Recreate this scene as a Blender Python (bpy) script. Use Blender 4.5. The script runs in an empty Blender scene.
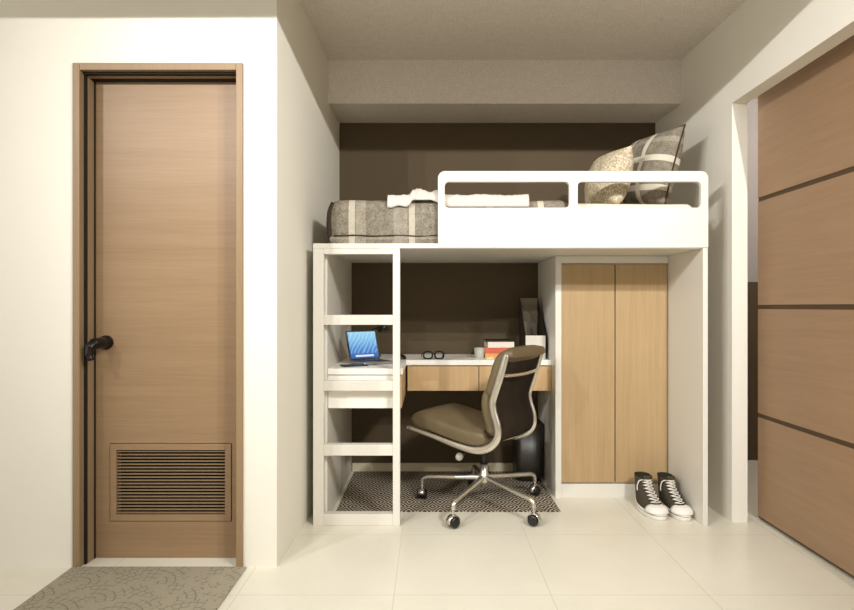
import bpy, bmesh, math, random
from mathutils import Vector, Matrix, noise

random.seed(7)
SC = bpy.context.scene
COL = SC.collection
PI = math.pi

# ------------------------------------------------------------------ materials
def lin(c):
    out = []
    for v in c[:3]:
        v = v / 255.0
        out.append(v / 12.92 if v <= 0.04045 else ((v + 0.055) / 1.055) ** 2.4)
    return (out[0], out[1], out[2], 1.0)

class NT:
    """small wrapper to write node trees briefly"""
    def __init__(s, name):
        s.m = bpy.data.materials.new(name)
        s.m.use_nodes = True
        s.t = s.m.node_tree
        s.p = s.t.nodes['Principled BSDF']
    def n(s, kind, **kw):
        nd = s.t.nodes.new(kind)
        for k, v in kw.items():
            setattr(nd, k, v)
        return nd
    def l(s, a, b):
        s.t.links.new(a, b)
    def math(s, op, a, b=None, c=None):
        nd = s.n('ShaderNodeMath', operation=op)
        for i, v in enumerate((a, b, c)):
            if v is None:
                continue
            if isinstance(v, (int, float)):
                nd.inputs[i].default_value = v
            else:
                s.l(v, nd.inputs[i])
        return nd.outputs[0]
    def mix(s, f, a, b):
        nd = s.n('ShaderNodeMix', data_type='RGBA')
        for i, v in ((0, f), (6, a), (7, b)):
            if isinstance(v, (int, float)):
                nd.inputs[i].default_value = v
            elif isinstance(v, tuple):
                nd.inputs[i].default_value = v
            else:
                s.l(v, nd.inputs[i])
        return nd.outputs[2]
    def coord(s, scale=(1, 1, 1), which='Object', rot=(0, 0, 0), loc=(0, 0, 0)):
        tc = s.n('ShaderNodeTexCoord')
        mp = s.n('ShaderNodeMapping')
        mp.inputs['Scale'].default_value = scale
        mp.inputs['Rotation'].default_value = rot
        mp.inputs['Location'].default_value = loc
        s.l(tc.outputs[which], mp.inputs['Vector'])
        return mp.outputs[0]
    def noise(s, vec, scale, detail=4.0, rough=0.55, dist=0.0):
        nd = s.n('ShaderNodeTexNoise')
        nd.inputs['Scale'].default_value = scale
        nd.inputs['Detail'].default_value = detail
        nd.inputs['Roughness'].default_value = rough
        nd.inputs['Distortion'].default_value = dist
        s.l(vec, nd.inputs['Vector'])
        return nd.outputs[0]
    def ramp(s, fac, stops):
        nd = s.n('ShaderNodeValToRGB')
        cr = nd.color_ramp
        while len(cr.elements) < len(stops):
            cr.elements.new(0.5)
        for e, (p, c) in zip(cr.elements, stops):
            e.position = p
            e.color = c
        s.l(fac, nd.inputs[0])
        return nd.outputs[0]
    def bump(s, h, strength=0.2, dist=0.01):
        nd = s.n('ShaderNodeBump')
        nd.inputs['Strength'].default_value = strength
        nd.inputs['Distance'].default_value = dist
        s.l(h, nd.inputs['Height'])
        s.l(nd.outputs[0], s.p.inputs['Normal'])
    def base(s, v):
        if isinstance(v, tuple):
            s.p.inputs['Base Color'].default_value = v
        else:
            s.l(v, s.p.inputs['Base Color'])
    def set(s, rough=None, metal=None, spec=None, trans=None, ior=None):
        for k, v in (('Roughness', rough), ('Metallic', metal), ('Specular IOR Level', spec),
                     ('Transmission Weight', trans), ('IOR', ior)):
            if v is not None:
                s.p.inputs[k].default_value = v
        return s.m

def paint(name, c, rough=0.6, var=0.03, scale=6.0, bump=0.05, bscale=180.0, spec=0.3, metal=0.0):
    t = NT(name)
    v = t.coord()
    f = t.noise(v, scale, 5)
    a = tuple(x * (1 - var) for x in lin(c)[:3]) + (1.0,)
    b = tuple(min(1, x * (1 + var)) for x in lin(c)[:3]) + (1.0,)
    t.base(t.mix(f, a, b))
    if bump:
        t.bump(t.noise(v, bscale, 3), bump, 0.004)
    return t.set(rough=rough, spec=spec, metal=metal)

def wood(name, dark, light, axis, rough=0.5, coarse=1.0, contrast=(0.3, 0.72)):
    """fine straight grain running along one axis"""
    t = NT(name)
    sc = [38.0, 38.0, 38.0]
    sc[axis] = 1.3
    v = t.coord(tuple(x * coarse for x in sc))
    big = t.coord(tuple((5.0 if i != axis else 0.5) * coarse for i in range(3)))
    f1 = t.noise(v, 1.0, 6, 0.65, 0.3)
    f2 = t.noise(v, 4.2, 4, 0.6, 0.2)
    f3 = t.noise(big, 1.0, 3, 0.5, 0.8)
    f = t.math('MULTIPLY_ADD', f2, 0.35, t.math('MULTIPLY', f1, 0.45))
    f = t.math('MULTIPLY_ADD', f3, 0.25, f)
    c = t.ramp(f, [(contrast[0], lin(dark)), (contrast[1], lin(light))])
    t.base(c)
    t.bump(f1, 0.08, 0.003)
    return t.set(rough=rough, spec=0.3)

WHITE_WALL = paint('wall paint cream', (226, 222, 209), 0.75, 0.015, 3, 0.05, 220, 0.2)
WALL_RIGHT = paint('wall paint warm white', (230, 226, 214), 0.75, 0.02, 3, 0.05, 220, 0.2)
DARK_WALL = paint('wall paint dark taupe', (87, 74, 54), 0.7, 0.04, 2.5, 0.05, 200, 0.25)
GREY_WALL = paint('wall paint grey', (176, 170, 164), 0.75, 0.02, 3, 0.05, 200, 0.2)
LACQUER = paint('white lacquer', (220, 216, 205), 0.38, 0.01, 4, 0.0, 100, 0.4)
LACQUER_DESK = paint('white laminate', (243, 240, 231), 0.35, 0.01, 4, 0.0, 100, 0.4)
SKIRT = paint('skirting cream', (214, 205, 176), 0.5, 0.02, 4, 0.0, 100, 0.3)
BLACK = paint('black plastic', (22, 19, 17), 0.35, 0.05, 20, 0.0, 100, 0.5)
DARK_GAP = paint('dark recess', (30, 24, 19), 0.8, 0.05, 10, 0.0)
BLACK_METAL = paint('black bronze metal', (34, 29, 25), 0.35, 0.05, 12, 0.0, 100, 0.5, 0.6)
DOOR_WOOD = wood('walnut laminate', (132, 106, 78), (152, 126, 95), 0, 0.42)
FRAME_WOOD = wood('walnut laminate upright', (130, 108, 80), (150, 126, 96), 2, 0.45)
SLIDE_WOOD = wood('oak laminate sliding', (144, 116, 89), (164, 135, 106), 1, 0.45)
GROOVE = paint('dark brown groove', (84, 66, 46), 0.6, 0.05, 12, 0.0)
OAK = wood('oak veneer upright', (162, 135, 97), (186, 159, 119), 2, 0.45)
OAK_H = wood('oak veneer drawer', (184, 152, 108), (208, 176, 132), 2, 0.45)

def ceiling_mat():
    t = NT('rough plaster ceiling')
    v = t.coord((1.0, 1.0, 1.0))
    f = t.noise(v, 110.0, 5, 0.75)
    g = t.noise(v, 22.0, 4, 0.6)
    h = t.math('MULTIPLY_ADD', g, 0.15, t.math('MULTIPLY', f, 0.85))
    t.base(t.ramp(h, [(0.34, lin((206, 196, 182))), (0.66, lin((244, 238, 230)))]))
    t.bump(f, 0.6, 0.008)
    return t.set(rough=0.9, spec=0.1)
CEIL = ceiling_mat()

def floor_mat():
    t = NT('cream porcelain tile')
    v = t.coord()
    sx = t.n('ShaderNodeSeparateXYZ')
    t.l(v, sx.inputs[0])
    def line(o, off, size, w):
        a = t.math('FRACT', t.math('DIVIDE', t.math('SUBTRACT', o, off), size))
        d = t.math('ABSOLUTE', t.math('SUBTRACT', a, 0.5))
        return t.math('GREATER_THAN', d, 0.5 - w / size / 2)
    gx = line(sx.outputs[0], -0.137, 0.6, 0.004)
    gy = line(sx.outputs[1], 2.265, 0.6, 0.004)
    g = t.math('MAXIMUM', gx, gy)
    f = t.noise(v, 3.0, 6, 0.6, 0.5)
    f2 = t.noise(v, 60.0, 3, 0.6)
    ff = t.math('MULTIPLY_ADD', f2, 0.3, t.math('MULTIPLY', f, 0.7))
    c = t.ramp(ff, [(0.3, lin((218, 214, 196))), (0.7, lin((228, 224, 208)))])
    t.base(t.mix(g, c, lin((206, 200, 178))))
    r = t.math('MULTIPLY_ADD', g, 0.4, 0.32)
    t.l(r, t.p.inputs['Roughness'])
    return t.set(spec=0.4)
FLOOR = floor_mat()

def metal_mat(name, c, rough):
    t = NT(name)
    v = t.coord()
    f = t.noise(v, 40, 3)
    t.base(lin(c))
    t.l(t.math('MULTIPLY_ADD', f, 0.1, rough), t.p.inputs['Roughness'])
    return t.set(metal=0.9)
CHROME = metal_mat('polished aluminium', (214, 208, 196), 0.2)
ALU = metal_mat('brushed aluminium', (176, 176, 176), 0.35)

def leather():
    t = NT('taupe leather')
    v = t.coord()
    f = t.noise(v, 9, 4)
    vo = t.n('ShaderNodeTexVoronoi')
    vo.inputs['Scale'].default_value = 260
    t.l(v, vo.inputs['Vector'])
    t.base(t.mix(f, lin((92, 80, 57)), lin((112, 98, 72))))
    t.bump(vo.outputs[0], 0.12, 0.002)
    return t.set(rough=0.42, spec=0.45)
LEATHER = leather()

def mesh_fabric(name, c1, c2, s=500):
    t = NT(name)
    v = t.coord()
    f = t.noise(v, s, 2)
    t.base(t.mix(f, lin(c1), lin(c2)))
    t.bump(f, 0.3, 0.002)
    return t.set(rough=0.85, spec=0.15)
BACK_MESH = mesh_fabric('dark chair mesh', (32, 25, 18), (50, 40, 29))
CANVAS = mesh_fabric('charcoal canvas', (58, 53, 44), (88, 80, 67), 700)
CANVAS_IN = mesh_fabric('shoe lining', (40, 38, 28), (58, 56, 42), 500)
RUBBER = paint('white rubber', (232, 228, 220), 0.5, 0.03, 30, 0.0)
LACE = paint('white lace', (226, 221, 210), 0.8, 0.03, 80, 0.1, 600)
WHITE_CLOTH = mesh_fabric('white cotton', (196, 190, 180), (220, 214, 205), 120)
SHEET = mesh_fabric('cream sheet', (220, 212, 194), (234, 227, 210), 160)

def plaid(name, base1, base2, cream, sx, sz, sy=(), axes=(0, 2, 1)):
    """woven cloth with cream bands: each list holds (centre, width, strength) along one object axis"""
    t = NT(name)
    v = t.coord()
    s = t.n('ShaderNodeSeparateXYZ')
    t.l(v, s.inputs[0])
    f = t.noise(v, 150, 5, 0.8)
    g = t.noise(v, 28, 4, 0.6)
    h = t.math('MULTIPLY_ADD', g, 0.3, t.math('MULTIPLY', f, 0.7))
    c = t.ramp(h, [(0.38, lin(base1)), (0.62, lin(base2))])
    acc = None
    for lst, ax in ((sx, axes[0]), (sz, axes[1]), (sy, axes[2])):
        for (cc, w, k) in lst:
            d = t.math('ABSOLUTE', t.math('SUBTRACT', s.outputs[ax], cc))
            m = t.math('MULTIPLY', t.math('LESS_THAN', d, w / 2), k)
            acc = m if acc is None else t.math('MAXIMUM', acc, m)
    if acc is not None:
        acc = t.math('MULTIPLY', acc, t.math('MULTIPLY_ADD', f, 0.9, 0.42))
        c = t.mix(acc, c, lin(cream))
    t.base(c)
    t.bump(f, 0.35, 0.004)
    return t.set(rough=0.9, spec=0.1)

def beige_weave():
    t = NT('beige nubby weave')
    v = t.coord()
    vo = t.n('ShaderNodeTexVoronoi')
    vo.inputs['Scale'].default_value = 85
    t.l(v, vo.inputs['Vector'])
    f = t.noise(v, 150, 4, 0.7)
    h = t.math('MULTIPLY_ADD', f, 0.5, t.math('MULTIPLY', vo.outputs[0], 0.8))
    t.base(t.ramp(h, [(0.28, lin((222, 213, 194))), (0.5, lin((206, 195, 170))), (0.78, lin((172, 158, 130)))]))
    t.bump(h, 0.4, 0.004)
    return t.set(rough=0.9, spec=0.1)

def rug_mat():
    t = NT('geometric woven rug')
    v = t.coord()
    s = t.n('ShaderNodeSeparateXYZ')
    t.l(v, s.inputs[0])
    def tri(o, size):
        a = t.math('FRACT', t.math('DIVIDE', o, size))
        return t.math('ABSOLUTE', t.math('SUBTRACT', a, 0.5))
    ax = tri(s.outputs[0], 0.086)
    ay = tri(s.outputs[1], 0.15)
    d = t.math('ADD', ax, ay)
    st = t.math('FRACT', t.math('MULTIPLY', d, 4.0))
    m = t.math('GREATER_THAN', st, 0.55)
    f = t.noise(v, 300, 3)
    c = t.mix(m, t.mix(f, lin((50, 43, 38)), lin((84, 74, 64))), t.mix(f, lin((160, 150, 132)), lin((196, 186, 166))))
    t.base(c)
    t.bump(f, 0.4, 0.003)
    return t.set(rough=0.95, spec=0.1)

def mat_mat():
    """door mat with fan-shaped cobble lines"""
    t = NT('grey cobble door mat')
    v = t.coord()
    s = t.n('ShaderNodeSeparateXYZ')
    t.l(v, s.inputs[0])
    W = 0.27
    row = t.math('FLOOR', t.math('DIVIDE', s.outputs[1], W * 0.5))
    par = t.math('MULTIPLY', t.math('FRACT', t.math('MULTIPLY', row, 0.5)), 1.0)
    xo = t.math('ADD', t.math('DIVIDE', s.outputs[0], W), par)
    fx = t.math('SUBTRACT', t.math('FRACT', xo), 0.5)
    fy = t.math('FRACT', t.math('DIVIDE', s.outputs[1], W * 0.5))
    fy2 = t.math('MULTIPLY', fy, 0.5)
    r = t.math('SQRT', t.math('ADD', t.math('MULTIPLY', fx, fx), t.math('MULTIPLY', fy2, fy2)))
    rr = t.math('MULTIPLY', r, 8.5)
    fr = t.math('ABSOLUTE', t.math('SUBTRACT', t.math('FRACT', rr), 0.5))
    l1 = t.math('GREATER_THAN', fr, 0.42)
    ang = t.math('ARCTAN2', fy2, fx)
    ring = t.math('FLOOR', rr)
    an = t.math('MULTIPLY', ang, t.math('MULTIPLY_ADD', ring, 0.95, 1.2))
    fa = t.math('ABSOLUTE', t.math('SUBTRACT', t.math('FRACT', t.math('MULTIPLY_ADD', ring, 0.37, an)), 0.5))
    l2 = t.math('GREATER_THAN', fa, 0.44)
    n1 = t.noise(v, 14, 3)
    ln = t.math('MULTIPLY', t.math('MAXIMUM', l1, l2), t.math('GREATER_THAN', n1, 0.47))
    f = t.noise(v, 240, 4, 0.7)
    c = t.mix(f, lin((144, 137, 118)), lin((174, 166, 146)))
    t.base(t.mix(t.math('MULTIPLY', ln, 0.5), c, lin((96, 88, 72))))
    t.bump(t.math('SUBTRACT', f, ln), 0.5, 0.004)
    return t.set(rough=0.95, spec=0.1)

def screen_mat():
    t = NT('laptop display')
    v = t.coord((1, 1, 1), 'Generated')
    s = t.n('ShaderNodeSeparateXYZ')
    t.l(v, s.inputs[0])
    vv = t.coord((7.0, 7.0, 1.0), 'Generated', (0, 0, 0.5))
    w = t.n('ShaderNodeTexWave')
    w.inputs['Scale'].default_value = 0.35
    w.inputs['Distortion'].default_value = 6.0
    w.inputs['Detail'].default_value = 2
    t.l(vv, w.inputs['Vector'])
    up = s.outputs[1]
    c = t.ramp(up, [(0.0, lin((44, 84, 150))), (0.35, lin((66, 124, 186))), (0.7, lin((112, 170, 206))), (1.0, lin((140, 190, 214)))])
    k = t.math('MULTIPLY', t.math('POWER', w.outputs[1], 3.0), 0.3)
    k = t.math('MULTIPLY', k, t.math('GREATER_THAN', up, 0.18))
    c = t.mix(k, c, lin((206, 228, 236)))
    # light dock strip along the lower edge
    a = t.math('LESS_THAN', t.math('ABSOLUTE', t.math('SUBTRACT', up, 0.085)), 0.035)
    b = t.math('LESS_THAN', t.math('ABSOLUTE', t.math('SUBTRACT', s.outputs[0], 0.5)), 0.33)
    c = t.mix(t.math('MULTIPLY', t.math('MULTIPLY', a, b), 0.75), c, lin((226, 232, 240)))
    t.base((0.01, 0.01, 0.012, 1))
    t.l(c, t.p.inputs['Emission Color'])
    t.p.inputs['Emission Strength'].default_value = SCREEN
    return t.set(rough=0.2, spec=0.3)
SCREEN = 1.05

def glass_mat(name, c, rough=0.05, alpha_like=False):
    t = NT(name)
    t.base(lin(c))
    return t.set(rough=rough, trans=0.95, ior=1.45)
GLASS = glass_mat('clear glass', (244, 248, 244))
SMOKE = glass_mat('smoked acrylic', (112, 104, 84), 0.12)

# ------------------------------------------------------------------ mesh builder
OFF = {}          # world position of the thing each object belongs to
class MB:
    def __init__(s):
        s.bm = bmesh.new()
        s.mats = []
    def mi(s, m):
        if m not in s.mats:
            s.mats.append(m)
        return s.mats.index(m)
    def _take(s, tmp, mat=None, M=None):
        idx = s.mi(mat) if mat else 0
        mp = {}
        for v in tmp.verts:
            mp[v] = s.bm.verts.new(M @ v.co if M else v.co)
        for f in tmp.faces:
            try:
                nf = s.bm.faces.new([mp[v] for v in f.verts])
                nf.material_index = idx
                nf.smooth = f.smooth
            except ValueError:
                pass
        tmp.free()
    def box(s, x0, x1, y0, y1, z0, z1, bevel=0.0, mat=None, M=None, seg=2):
        t = bmesh.new()
        bmesh.ops.create_cube(t, size=1.0)
        for v in t.verts:
            v.co = Vector(((x0 + x1) / 2 + v.co.x * (x1 - x0), (y0 + y1) / 2 + v.co.y * (y1 - y0), (z0 + z1) / 2 + v.co.z * (z1 - z0)))
        if bevel:
            bmesh.ops.bevel(t, geom=t.edges[:], offset=bevel, segments=seg, profile=0.5, affect='EDGES')
        s._take(t, mat, M)
        return s
    def tube(s, pts, r, seg=12, mat=None, caps=True, closed=False, M=None, smooth=True):
        """round tube along points; r is a number or one radius per point"""
        pts = [Vector(p) for p in pts]
        n = len(pts)
        rs = r if isinstance(r, (list, tuple)) else [r] * n
        t = bmesh.new()
        rings = []
        prev = None
        for i, p in enumerate(pts):
            if closed:
                d = pts[(i + 1) % n] - pts[i - 1]
            else:
                d = pts[min(i + 1, n - 1)] - pts[max(i - 1, 0)]
            d.normalize()
            if prev is None:
                a = Vector((0, 0, 1)) if abs(d.z) < 0.9 else Vector((1, 0, 0))
                u = d.cross(a).normalized()
            else:
                u = (prev - d * prev.dot(d)).normalized()
            prev = u
            w = d.cross(u)
            rings.append([t.verts.new(p + (u * math.cos(k * 2 * PI / seg) + w * math.sin(k * 2 * PI / seg)) * rs[i]) for k in range(seg)])
        m = n if closed else n - 1
        for i in range(m):
            A, B = rings[i], rings[(i + 1) % n]
            for k in range(seg):
                f = t.faces.new((A[k], A[(k + 1) % seg], B[(k + 1) % seg], B[k]))
                f.smooth = smooth
        if caps and not closed:
            t.faces.new(rings[0][::-1])
            t.faces.new(rings[-1])
        bmesh.ops.recalc_face_normals(t, faces=t.faces[:])
        s._take(t, mat, M)
        return s
    def lathe(s, prof, c=(0, 0, 0), seg=32, mat=None, M=None):
        """profile of (radius, height) spun about z through c"""
        t = bmesh.new()
        rings = []
        for (r, z) in prof:
            if r < 1e-5:
                rings.append([t.verts.new((c[0], c[1], c[2] + z))])
            else:
                rings.append([t.verts.new((c[0] + r * math.cos(k * 2 * PI / seg), c[1] + r * math.sin(k * 2 * PI / seg), c[2] + z)) for k in range(seg)])
        for A, B in zip(rings, rings[1:]):
            for k in range(seg):
                k2 = (k + 1) % seg
                if len(A) == 1 and len(B) == 1:
                    continue
                if len(A) == 1:
                    f = t.faces.new((A[0], B[k2], B[k]))
                elif len(B) == 1:
                    f = t.faces.new((A[k], A[k2], B[0]))
                else:
                    f = t.faces.new((A[k], A[k2], B[k2], B[k]))
                f.smooth = True
        bmesh.ops.recalc_face_normals(t, faces=t.faces[:])
        s._take(t, mat, M)
        return s
    def loft(s, rings, mat=None, cap0=True, cap1=True, M=None, smooth=True):
        t = bmesh.new()
        R = [[t.verts.new(p) for p in ring] for ring in rings]
        n = len(R[0])
        for A, B in zip(R, R[1:]):
            for k in range(n):
                f = t.faces.new((A[k], A[(k + 1) % n], B[(k + 1) % n], B[k]))
                f.smooth = smooth
        if cap0:
            t.faces.new(R[0][::-1])
        if cap1:
            t.faces.new(R[-1])
        bmesh.ops.recalc_face_normals(t, faces=t.faces[:])
        s._take(t, mat, M)
        return s
    def prism(s, poly, axis, a, b, mat=None, bevel=0.0, M=None):
        """2-D outline extruded along an axis (0: outline is y,z; 1: x,z; 2: x,y)"""
        def mk(p, h):
            return {0: (h, p[0], p[1]), 1: (p[0], h, p[1]), 2: (p[0], p[1], h)}[axis]
        t = bmesh.new()
        A = [t.verts.new(mk(p, a)) for p in poly]
        B = [t.verts.new(mk(p, b)) for p in poly]
        n = len(poly)
        t.faces.new(A)
        t.faces.new(B[::-1])
        for k in range(n):
            t.faces.new((A[k], B[k], B[(k + 1) % n], A[(k + 1) % n]))
        bmesh.ops.recalc_face_normals(t, faces=t.faces[:])
        if bevel:
            bmesh.ops.bevel(t, geom=t.edges[:], offset=bevel, segments=2, profile=0.5, affect='EDGES')
        s._take(t, mat, M)
        return s
    def rbox(s, x0, x1, y0, y1, z0, z1, r, step, mat=None, drop=None, disp=None, M=None):
        """soft rounded box on a dense grid; drop(centre, normal) removes faces, disp(p, n) moves points"""
        nx, ny, nz = [max(2, int(round(d / step))) for d in (x1 - x0, y1 - y0, z1 - z0)]
        t = bmesh.new()
        cache = {}
        lo, hi = Vector((x0, y0, z0)), Vector((x1, y1, z1))
        def vert(i, j, k):
            key = (i, j, k)
            if key not in cache:
                p = Vector((x0 + (x1 - x0) * i / nx, y0 + (y1 - y0) * j / ny, z0 + (z1 - z0) * k / nz))
                q = Vector([min(max(p[a], lo[a] + r), hi[a] - r) for a in range(3)])
                d = p - q
                if d.length > 1e-9:
                    # pull toward a sphere of radius r around the inner box
                    m = max(abs(d.x), abs(d.y), abs(d.z))
                    dn = d.normalized()
                    p = q + dn * r * (m / r if m < r else 1.0)
                    nrm = dn
                else:
                    nrm = Vector((0, 0, 1))
                if disp:
                    p = p + disp(p, nrm)
                cache[key] = t.verts.new(p)
            return cache[key]
        def quad(a, b, c, d):
            f = t.faces.new((vert(*a), vert(*b), vert(*c), vert(*d)))
            f.smooth = True
        for i in range(nx):
            for j in range(ny):
                quad((i, j, 0), (i, j + 1, 0), (i + 1, j + 1, 0), (i + 1, j, 0))
                quad((i, j, nz), (i + 1, j, nz), (i + 1, j + 1, nz), (i, j + 1, nz))
        for i in range(nx):
            for k in range(nz):
                quad((i, 0, k), (i + 1, 0, k), (i + 1, 0, k + 1), (i, 0, k + 1))
                quad((i, ny, k), (i, ny, k + 1), (i + 1, ny, k + 1), (i + 1, ny, k))
        for j in range(ny):
            for k in range(nz):
                quad((0, j, k), (0, j, k + 1), (0, j + 1, k + 1), (0, j + 1, k))
                quad((nx, j, k), (nx, j + 1, k), (nx, j + 1, k + 1), (nx, j, k + 1))
        t.normal_update()
        if drop:
            dead = [f for f in t.faces if drop(f.calc_center_median(), f.normal)]
            bmesh.ops.delete(t, geom=dead, context='FACES')
        s._take(t, mat, M)
        return s
    def build(s, name, mat=None, parent=None, world=True):
        me = bpy.data.meshes.new(name)
        off = OFF.get(parent.name, Vector((0, 0, 0))) if (parent and world) else Vector((0, 0, 0))
        if off.length > 0:
            bmesh.ops.translate(s.bm, verts=s.bm.verts[:], vec=-off)
        s.bm.to_mesh(me)
        s.bm.free()
        if mat is not None and not s.mats:
            s.mats = [mat]
        for m in s.mats:
            me.materials.append(m)
        o = bpy.data.objects.new(name, me)
        COL.objects.link(o)
        if parent:
            o.parent = parent
            OFF[o.name] = OFF.get(parent.name, Vector((0, 0, 0)))
        return o

def lab(o, label, cat, group=None, kind=None):
    o['label'] = label
    o['category'] = cat
    if group:
        o['group'] = group
    if kind:
        o['kind'] = kind
    return o

def thing(name, loc, label, cat, rz=0.0, group=None, kind=None):
    o = bpy.data.objects.new(name, None)
    COL.objects.link(o)
    o.location = loc
    o.rotation_euler = (0, 0, rz)
    o.empty_display_size = 0.1
    OFF[o.name] = Vector(loc)
    return lab(o, label, cat, group, kind)

def solo(mb, name, mat, loc, label, cat, group=None, kind=None):
    """a thing that is one mesh, built in world space, with its origin at loc"""
    bmesh.ops.translate(mb.bm, verts=mb.bm.verts[:], vec=-Vector(loc))
    o = mb.build(name, mat)
    o.location = loc
    return lab(o, label, cat, group, kind)

def ev(d):
    return bpy.context.evaluated_depsgraph_get()

def curve_plate(name, loops, y0, y1, bevel):
    """outline with holes in the x-z plane, given real thickness from y0 to y1"""
    cu = bpy.data.curves.new('outline', 'CURVE')
    cu.dimensions = '2D'
    cu.fill_mode = 'BOTH'
    cu.extrude = (y1 - y0) / 2 - bevel
    cu.bevel_depth = bevel
    cu.bevel_resolution = 2
    cu.offset = -bevel
    for lp in loops:
        sp = cu.splines.new('POLY')
        sp.points.add(len(lp) - 1)
        for p, (x, z) in zip(sp.points, lp):
            p.co = (x, z, 0, 1)
        sp.use_cyclic_u = True
    o = bpy.data.objects.new('outline', cu)
    COL.objects.link(o)
    dg = bpy.context.evaluated_depsgraph_get()
    me = bpy.data.meshes.new_from_object(o.evaluated_get(dg))
    bpy.data.objects.remove(o)
    bpy.data.curves.remove(cu)
    for v in me.vertices:
        x, z, h = v.co
        v.co = (x, (y0 + y1) / 2 - h, z)
    mb = MB()
    mb.bm.from_mesh(me)
    bpy.data.meshes.remove(me)
    bmesh.ops.recalc_face_normals(mb.bm, faces=mb.bm.faces[:])
    return mb

def rrect(x0, x1, z0, z1, r, n=6):
    """rounded rectangle; r = radii (bottom-left, bottom-right, top-right, top-left)"""
    if not isinstance(r, tuple):
        r = (r,) * 4
    out = []
    for (cx, cz, a0, rr) in ((x0, z0, PI, r[0]), (x1, z0, 1.5 * PI, r[1]), (x1, z1, 0, r[2]), (x0, z1, 0.5 * PI, r[3])):
        if rr < 1e-4:
            out.append((cx, cz))
            continue
        ox = cx + (rr if cx == x0 else -rr)
        oz = cz + (rr if cz == z0 else -rr)
        for i in range(n + 1):
            a = a0 + i * 0.5 * PI / n
            out.append((ox + rr * math.cos(a), oz + rr * math.sin(a)))
    return out

def smooth_path(pts, n=8):
    """Catmull-Rom through points"""
    P = [Vector(p) for p in pts]
    P = [P[0] * 2 - P[1]] + P + [P[-1] * 2 - P[-2]]
    out = []
    for i in range(1, len(P) - 2):
        for k in range(n):
            t = k / n
            a, b, c, d = P[i - 1], P[i], P[i + 1], P[i + 2]
            out.append(0.5 * ((2 * b) + (c - a) * t + (2 * a - 5 * b + 4 * c - d) * t * t + (3 * b - a - 3 * c + d) * t ** 3))
    out.append(P[-2])
    return out

# ------------------------------------------------------------------ dimensions (metres; camera stands at x=0, y=0)
H = 2.60                 # ceiling height
YD = 2.51                # wall with the hinged door
YB = 3.98                # back wall of the bed niche
XL0, XL1 = -0.648, -0.608   # niche left wall, front and back
XR0, XR1 = 1.543, 1.512     # right wall, front and back
YJ = 3.03                # jamb of the sliding door opening
LAMP_Y, LAMP_Z, EDGE_Y = 0.30, 2.585, 0.90
HD = 2.514               # dropped ceiling over the front of the room

# ------------------------------------------------------------------ the setting
S = 'structure'
def struct(mb, name, mat, label, cat):
    o = mb.build(name, mat)
    return lab(o, label, cat, None, S)

m = MB().box(-3.3, 3.2, -2.6, 4.6, -0.12, 0.0)
struct(m, 'floor', FLOOR, 'cream porcelain tiled floor of the whole room', 'floor')

m = MB()
m.box(-3.3, 3.2, EDGE_Y + 0.02, 4.6, H, H + 0.1)
m.box(-3.3, 3.2, EDGE_Y, EDGE_Y + 0.04, HD, H + 0.1)
m.box(-3.3, 3.2, -2.6, -0.75, HD, HD + 0.1)
struct(m, 'ceiling', CEIL, 'rough grey beige plaster ceiling over the loft bed', 'ceiling')

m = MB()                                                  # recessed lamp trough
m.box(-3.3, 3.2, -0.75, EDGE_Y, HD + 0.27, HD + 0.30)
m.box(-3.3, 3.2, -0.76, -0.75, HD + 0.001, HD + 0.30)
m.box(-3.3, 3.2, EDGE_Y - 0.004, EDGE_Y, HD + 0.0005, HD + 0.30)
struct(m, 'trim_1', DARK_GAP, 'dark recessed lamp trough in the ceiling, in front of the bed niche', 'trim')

m = MB().box(-0.70, 1.60, 3.60, YB + 0.05, 2.335, H + 0.01)
struct(m, 'ceiling_beam', CEIL, 'rough grey beige plaster beam under the ceiling, along the back wall', 'beam')

m = MB().box(-0.75, 1.63, YB, YB + 0.12, 0, H)
struct(m, 'wall_back', DARK_WALL, 'dark taupe painted wall behind the loft bed', 'wall')

m = MB().box(-0.52, 0.721, YB - 0.014, YB, 0, 0.055, 0.002)
struct(m, 'baseboard_back', SKIRT, 'low cream baseboard along the dark wall under the desk', 'baseboard')

# wall with the hinged door: a solid wall with one opening
DX0, DX1, DZ = -1.505, -0.800, 2.120
m = MB()
m.box(-3.3, DX0, YD, YD + 0.16, 0, H)
m.box(DX1, XL0 - 0.001, YD, YD + 0.16, 0, H)
m.box(DX0, DX1, YD, YD + 0.16, DZ, H)
struct(m, 'wall_front', WHITE_WALL, 'cream wall that the walnut brown hinged door is set in', 'wall')

m = MB().prism([(XL0, YD + 0.001), (XL0 - 0.12, YD + 0.001), (XL0 - 0.12, YB + 0.05), (XL1, YB + 0.05), (XL1, YB)], 2, 0, H)
struct(m, 'wall_left', WHITE_WALL, 'cream side wall of the niche beside the bed ladder', 'wall')

ZO = 2.142               # head of the sliding door opening
m = MB()
m.prism([(XR0, YJ), (1.622, YJ), (1.622, 4.32), (XR1, 4.32), (XR1, YB)], 2, 0, H)
m.box(XR0, 1.622, 0.95, YJ, ZO, H)
m.box(XR0, 1.622, -2.6, 0.95, 0, H)
struct(m, 'wall_right', WALL_RIGHT, 'warm white wall with the sliding door opening, beside the bed', 'wall')

m = MB().box(-3.3, 3.2, -2.7, -2.6, 0, H)
struct(m, 'wall_rear', WHITE_WALL, 'cream wall at the far end of the room, behind the viewer', 'wall')
m = MB().box(-3.4, -3.3, -2.7, YD + 0.16, 0, H)
struct(m, 'wall_side', WHITE_WALL, 'cream wall closing the room beyond the hinged door', 'wall')
m = MB()
m.box(1.622, 3.2, 4.27, 4.39, 0, H)
m.box(3.1, 3.2, -2.6, 4.39, 0, H)
struct(m, 'wall_corridor', GREY_WALL, 'grey corridor wall seen through the gap past the sliding door', 'wall')

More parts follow.
